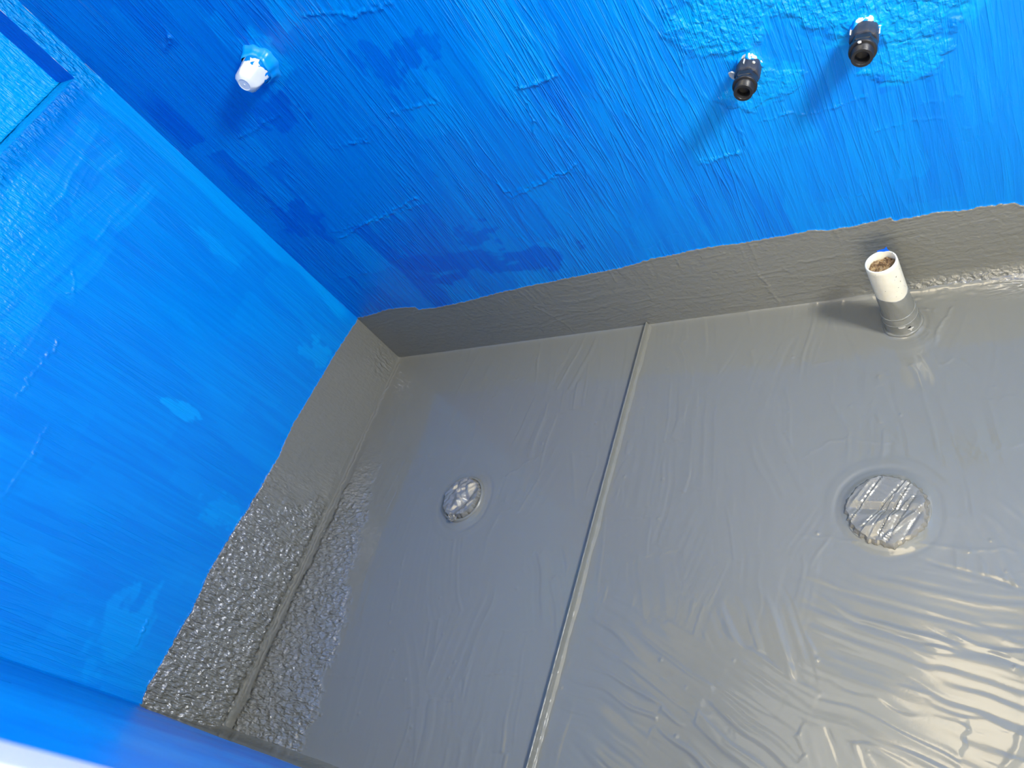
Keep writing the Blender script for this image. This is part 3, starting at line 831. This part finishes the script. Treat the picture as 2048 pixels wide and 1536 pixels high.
def on_sleeve(name, ang, z, pts, mat, R=0.0278, t=0.0012):
    d = Vector((math.cos(ang), math.sin(ang), 0))
    return chip(name, pts, t, mat, root, d * R + Vector((0, 0, z)), d)
an = math.atan2(-0.9866 - PP[1], 1.5306 - PP[0])
on_sleeve('bare_patch', an - 0.10, 0.0235, [(-0.006, 0.001), (-0.004, -0.002), (0, -0.0028), (0.004, -0.001), (0.0062, 0.0018), (0.002, 0.0022), (-0.003, 0.003)], M_whitechip)
on_sleeve('bare_patch', an + 0.34, 0.0125, [(-0.0045, 0.002), (-0.002, -0.001), (0, -0.006), (0.0012, -0.002), (0.0055, 0.0015), (0.001, 0.0022)], M_whitechip)
o = on_sleeve('weep_hole', an + 0.30, 0.0172, [(-0.003, -0.0008), (0, -0.0016), (0.003, -0.0004), (0.002, 0.0014), (-0.001, 0.0010)], M_dark)
o['label'] = 'small black hole in the grey sleeve'

# ------------------------------------------------------------------ black threaded outlets in the back wall
M_black = simple('black_plastic', (0.016, 0.016, 0.018), 0.36, grain=0.25, gscale=260, var=0.2)
M_blackdusty = simple('dusty_black_plastic', (0.035, 0.037, 0.047), 0.42, grain=0.4, gscale=220, var=0.35)
def rim_material():
    t = NT('filler_smeared_blue')
    co = t.n('ShaderNodeTexCoord').outputs['Object']
    k = t.math('GREATER_THAN', t.noise(co, 95, 2, 0.5), 0.58)
    t.l(t.mix(k, (0.0, 0.30, 0.9, 1), (0.62, 0.61, 0.57, 1)), t.p.inputs['Base Color'])
    t.p.inputs['Roughness'].default_value = 0.4
    return t.m
M_rim = rim_material()
def outlet(name, loc, L, label, rot, chips, seed):
    q = Vector((0, -1, 0)).to_track_quat('Z', 'X').to_euler()
    root = empty(name, loc, q)
    root.rotation_euler = (q.to_matrix() @ Matrix.Rotation(rot[0], 3, 'X') @ Matrix.Rotation(rot[1], 3, 'Y')).to_euler()
    tag(root, label, 'pipe fitting', 'black outlets in the back wall')
    k = L / 0.080
    def oct_warp(p, a, i): return p
    def hexish(R, z0, z1, nm, mat, sides=8, ph=0.0, cham=0.0012):
        return lathe(nm, [(0, z0), (R - cham, z0), (R, z0 + cham), (R, z1 - cham), (R - cham, z1), (0, z1)], sides, mat, root, sharp=20, phase=ph)
    # body tapering out from the wall, with moulded ribs
    def ribs(p, a, i):
        w = 1 + (0.05 if (math.floor(a / (2 * math.pi) * 16 + 0.5) % 2) else 0.0)
        return Vector((p.x * w, p.y * w, p.z))
    b = lathe('body', [(0, -0.004), (0.0160, -0.004), (0.0168, 0.010 * k), (0.0172, 0.034 * k), (0.0160, 0.037 * k), (0.0150, 0.0375 * k), (0.0150, 0.040 * k), (0, 0.040 * k)], 64, M_blackdusty, root, warp=ribs, sharp=30)
    hexish(0.0172, 0.040 * k, 0.054 * k, 'hex_nut', M_black, 6, 0.35)
    f = lathe('flange', [(0, 0.054 * k), (0.0140, 0.054 * k), (0.0150, 0.056 * k), (0.0166, 0.057 * k), (0.0172, 0.0585 * k), (0.0172, 0.0625 * k), (0.0164, 0.064 * k), (0.0138, 0.0645 * k), (0, 0.0645 * k)], 64, M_black, root, sharp=40)
    # threaded spigot with a square-ended bore
    pr = [(0.0100, 0.0645 * k)]
    pr = [(0.0134, 0.064 * k)]
    for i in range(6):
        z = 0.0655 * k + i * 0.0024 * k
        pr += [(0.0134, z), (0.0128, z + 0.0012 * k)]
    pr += [(0.0132, 0.0802 * k), (0.0126, 0.081 * k), (0.0094, 0.081 * k), (0.0086, 0.0795 * k), (0.0084, 0.058 * k), (0, 0.058 * k)]
    lathe('spigot', pr, 64, M_black, root, sharp=35)
    # knobbly rim of filler between body and wall
    n = 48
    rim_prof = [(0.0162, -0.003), (0.0215, -0.003), (0.0196, 0.003), (0.0182, 0.006), (0.0172, 0.0072), (0.0160, 0.006)]
    R2 = random.Random(seed)
    ph = [R2.uniform(0, 6.28) for _ in range(6)]
    def rimw(p, a, i):
        w = 1 + 0.06 * math.sin(3 * a + ph[0]) + 0.05 * math.sin(7 * a + ph[1])
        dz = (0.35 * math.sin(2 * a + ph[2]) + 0.3 * math.sin(5 * a + ph[3])) * 0.010 if i > 1 else 0
        s_ = w if i in (1, 2, 3) else 1
        return Vector((p.x * s_, p.y * s_, p.z + dz))
    o = lathe('filler_rim', rim_prof, n, M_rim, root, warp=rimw)
    o['label'] = 'white filler and blue paint round the black body'
    for c_ in chips:
        if c_[0] == 'flare':
            _, ang, z, rr0, pts = c_
            d = Vector((math.cos(ang), math.sin(ang), 0))
            chip('filler_chip', pts, 0.0022, M_whitechip, root, d * rr0 + Vector((0, 0, z)), (d.x * 0.5, d.y * 0.5, 1.0), up=d)
            continue
        (ang, z, rr0, pts) = c_
        d = Vector((math.cos(ang), math.sin(ang), 0))
        chip('filler_chip', pts, 0.0016, M_whitechip, root, d * rr0 + Vector((0, 0, z)), d, up=(0, 0, 1))
    return root
# local frame of an outlet: +Z out of the wall; find the angle of "up" and "left" there
_q = Vector((0, -1, 0)).to_track_quat('Z', 'X').to_matrix()
def loc_ang(world_dir):
    v = _q.transposed() @ Vector(world_dir); return math.atan2(v.y, v.x)
UPA = loc_ang((0, 0, 1)); LEFTA = loc_ang((-1, 0, 0)); RIGHTA = loc_ang((1, 0, 0))
UL = loc_ang((-0.8, 0, 0.6)); UR = loc_ang((0.7, 0, 0.7))
big = [(-0.007, -0.004), (-0.002, -0.006), (0.005, -0.005), (0.008, 0.0), (0.006, 0.006), (-0.001, 0.007), (-0.007, 0.003)]
small = [(-0.002, -0.0015), (0.001, -0.002), (0.0024, 0.0005), (0.001, 0.002), (-0.002, 0.001)]
thin = [(-0.0008, -0.006), (0.0008, -0.005), (0.0006, 0.004), (-0.0006, 0.006)]
outlet('water_outlet', (1.2059, 0.0, 0.5279), 0.064, 'black water outlet with white filler chip on its left, nearer mid wall', (0.0, 0.0),
       [('flare', LEFTA, 0.013, 0.0215, big), (UR, 0.018, 0.0180, small), (UPA, 0.016, 0.0178, thin)], 3)
outlet('water_outlet', (1.3578, 0.0, 0.5222), 0.062, 'black water outlet set in thick pale blue paint, above the pipe', (0.0, 0.0),
       [(UL, 0.014, 0.0182, thin), (RIGHTA, 0.013, 0.0184, thin), (UPA, 0.052, 0.0165, small)], 8)

# ------------------------------------------------------------------ white test plug in the back wall
def plug_material():
    t = NT('white_plastic_smeared_blue')
    co = t.n('ShaderNodeTexCoord').outputs['Object']
    sp = t.n('ShaderNodeSeparateXYZ'); t.l(co, sp.inputs[0])
    lim = t.math('ADD', t.math('MULTIPLY', t.math('SUBTRACT', t.noise(co, 70, 2, 0.5, 0.4), 0.5), 0.10), 0.030)
    blue = t.math('LESS_THAN', sp.outputs[2], lim)
    t.l(t.mix(blue, (0.80, 0.84, 0.88, 1), (0.0, 0.24, 0.82, 1)), t.p.inputs['Base Color'])
    t.p.inputs['Roughness'].default_value = 0.28
    t.l(t.bump(blue, 0.8, 0.0008), t.p.inputs['Normal'])
    t.p.inputs['Subsurface Weight'].default_value = 0.0
    return t.m
M_plug = plug_material()
q = Vector((0, -1, 0)).to_track_quat('Z', 'X').to_euler()
root = empty('test_plug', (0.4089, 0.0, 0.8534), q)
tag(root, 'white plastic screw plug half smeared with blue paint in the back wall', 'plug')
def faceted(p, a, i):
    k6 = math.cos(math.pi / 6) / math.cos(((a + 0.3) % (math.pi / 3)) - math.pi / 6)
    f = {3: 0.6, 4: 0.9, 5: 1.0, 6: 0.8}.get(i, 0.0)
    w = 1 + (k6 - 1) * f
    return Vector((p.x * w, p.y * w, p.z))
lathe('plug_body', [(r_, z_ * 0.95) for (r_, z_) in [(0.0290, -0.003), (0.0285, 0.006), (0.0275, 0.018), (0.0268, 0.030), (0.0255, 0.044), (0.0240, 0.055), (0.0205, 0.0625), (0.0125, 0.0685), (0.0112, 0.0690), (0.0102, 0.0682), (0.0020, 0.0682), (0.0012, 0.0690), (0, 0.0690)]], 72, M_plug, root, warp=faceted, sharp=35)
M_bluecoat = simple('blue_coat', (0.0, 0.33, 0.95), 0.3, grain=0.4, gscale=120)
def collar_w(p, a, i):
    w = 1 + 0.04 * math.sin(4 * a + 1) + 0.03 * math.sin(9 * a)
    return Vector((p.x * w, p.y * w, p.z + 0.003 * math.sin(3 * a + 0.6) * (i > 1)))
o = lathe('painted_collar', [(0.0420, -0.003), (0.0370, 0.001), (0.0325, 0.006), (0.0305, 0.014), (0.0290, 0.020), (0.0270, 0.021)], 64, M_bluecoat, root, warp=collar_w)
o['label'] = 'blue paint built up round the plug'

# ------------------------------------------------------------------ foil-capped drains
def foil_material(name, tint, grey_amount, metal):
    t = NT(name)
    co = t.n('ShaderNodeTexCoord').outputs['Object']
    n = t.noise(co, 38, 3, 0.6)
    smear = t.maprange(n, 0.62 - grey_amount * 0.5, 0.70 - grey_amount * 0.5, 0, 1)
    t.l(t.mix(smear, (*tint, 1), (0.24, 0.235, 0.21, 1)), t.p.inputs['Base Color'])
    t.l(t.mixf(smear, metal, 0.15), t.p.inputs['Metallic'])
    t.l(t.mixf(smear, 0.24, 0.34), t.p.inputs['Roughness'])
    t.l(t.bump(t.noise(co, 240, 3, 0.6), 0.35, 0.0006), t.p.inputs['Normal'])
    return t.m
M_foil = foil_material('crinkled_foil', (0.29, 0.285, 0.26), 0.10, 0.30)
M_foil_grey = foil_material('smeared_foil', (0.26, 0.25, 0.215), 0.35, 0.2)

def creases(n, span, seed, ang=None, spread=math.pi):
    R = random.Random(seed); out = []
    for _ in range(n):
        a = (ang if ang is not None else 0) + R.uniform(-spread / 2, spread / 2)
        out.append((math.cos(a), math.sin(a), R.uniform(-span, span), R.uniform(0.4, 1.0) * R.choice([-1, 1]), R.uniform(0.004, 0.018)))
    return out
def fold_h(x, y, cr):
    h = 0
    for (a, b, c, w, wd) in cr:
        d = abs(a * x + b * y - c)
        h += w * max(0.0, 1 - d / wd) * wd
    return h
def foil_cap(name, R, top, cr, amp, seed, mat, parent, sq=1.0, skirt=0.004, dome=0.003, jag=0.05, tip=0.0):
    na, nr = 120, 44
    V = [(0, 0, top + dome + amp * fold_h(0, 0, cr))]; F = []
    R2 = random.Random(seed); ph = [R2.uniform(0, 6.28) for _ in range(8)]
    def rim(a): return R * (1 + jag * (0.5 * math.sin(5 * a + ph[0]) + 0.35 * math.sin(9 * a + ph[1]) + 0.25 * math.sin(17 * a + ph[2]) + 0.2 * math.sin(29 * a + ph[3])) + tip * math.exp(-(((a - 4.9 + math.pi) % (2 * math.pi) - math.pi) / 0.16) ** 2))
    rows = [(k / (nr - 8)) for k in range(1, nr - 7)]
    for f in rows:
        for j in range(na):
            a = 2 * math.pi * j / na
            rad = rim(a) * f * (1 - 0.04 * f)
            x, y = rad * math.cos(a), rad * math.sin(a) * sq
            z = top + dome * (1 - f * f) + amp * fold_h(x, y, cr) * (1 - 0.5 * f ** 4)
            V.append((x, y, z))
    for k in range(1, 8):
        t = k / 7
        for j in range(na):
            a = 2 * math.pi * j / na
            rad = rim(a) * (0.96 + 0.05 * math.sin(t * math.pi) + 0.03 * t) + skirt * t * t
            pleat = 0.0012 * math.sin(31 * a + ph[4]) * math.sin(t * math.pi) + 0.0008 * math.sin(53 * a + ph[5]) * t
            x, y = (rad + pleat) * math.cos(a), (rad + pleat) * math.sin(a) * sq
            V.append((x, y, top * (1 - t) ** 1.1 + 0.0008 * math.sin(23 * a + ph[6]) * (1 - t) - 0.0005 * t))
    tot = len(rows) + 7
    for j in range(na): F.append((0, 1 + j, 1 + (j + 1) % na))
    for i in range(tot - 1):
        a0 = 1 + i * na
        for j in range(na): F.append((a0 + j, a0 + na + j, a0 + na + (j + 1) % na, a0 + (j + 1) % na))
    o = raw_mesh(name, V, F, mat, parent)
    o.data.set_sharp_from_angle(angle=math.radians(16))
    return o

# small drain of the left bay: foil bundle in a painted socket
root = empty('capped_drain', (DL[0], DL[1], 0.0005))
tag(root, 'small drain stuffed with crumpled shiny foil, in the left bay of the floor', 'drain')
cr = creases(9, 0.04, 4) + creases(5, 0.04, 5, ang=-0.5, spread=0.5)
foil_cap('foil_cap', 0.0475, 0.016, cr, 0.55, 2, M_foil, root, jag=0.06, skirt=0.001, dome=0.004)
ringp = [(0.058, -0.001), (0.0565, 0.004), (0.0545, 0.0075), (0.0525, 0.0085), (0.0505, 0.0075), (0.0498, 0.002)]
o = lathe('socket_rim', ringp, 96, M_greycoat, root, warp=lambda p, a, i: Vector((p.x, p.y, p.z + (0.0012 * math.sin(3 * a + 1) if i in (2, 3, 4) else 0))))
o['label'] = 'grey-painted rim of the socket'
# scrunched tail of foil
V = []; F = []
R2 = random.Random(12)
nu, nv = 18, 12
for i in range(nu):
    for j in range(nv):
        th = math.pi * i / (nu - 1); p_ = 2 * math.pi * j / nv
        rad = 0.0105 * (1 + 0.28 * R2.uniform(-1, 1))
        V.append((rad * math.sin(th) * math.cos(p_), rad * math.sin(th) * math.sin(p_), 0.8 * rad * math.cos(th)))
for i in range(nu - 1):
    for j in range(nv): F.append((i * nv + j, i * nv + (j + 1) % nv, (i + 1) * nv + (j + 1) % nv, (i + 1) * nv + j))
o = raw_mesh('foil_tail', V, F, M_foil, root, smooth_shade=False)
o.location = (-0.006, -0.047, 0.011)

# larger drain of the right bay: flat foil disc with long folds
root = empty('capped_drain', (DR[0], DR[1], 0.0005))
tag(root, 'larger drain under a flat folded foil disc, in the right bay of the floor', 'drain')
fa = math.atan2(-0.080, -0.047) + math.pi / 2
cr = [(math.cos(fa + da), math.sin(fa + da), c, w, wd) for (da, c, w, wd) in
      [(0.05, -0.033, -2.4, 0.0022), (0.03, -0.030, 2.0, 0.0022), (-0.05, -0.006, -2.4, 0.0020), (-0.05, -0.003, 1.8, 0.002), (0.10, 0.001, -2.0, 0.0018),
       (0.12, 0.011, -2.6, 0.0022), (0.12, 0.014, 2.0, 0.0022), (-0.06, 0.019, 1.6, 0.0025), (0.10, 0.026, -2.2, 0.003), (-0.2, 0.034, 1.8, 0.004), (0.1, 0.044, -1.4, 0.004), (0.0, -0.044, 1.2, 0.004)]]
cr += creases(3, 0.05, 21)
cr += [(math.cos(fa + 1.5), math.sin(fa + 1.5), 0.018, -0.25, 0.003), (math.cos(fa + 1.62), math.sin(fa + 1.62), 0.034, 0.25, 0.003)]
foil_cap('foil_disc', 0.0555, 0.0095, cr, 0.42, 6, M_foil_grey, root, jag=0.035, skirt=0.003, dome=0.0015, tip=0.14)
torus('grey_bead', 0.0580, 0.0020, 0.0006, M_greycoat, root)
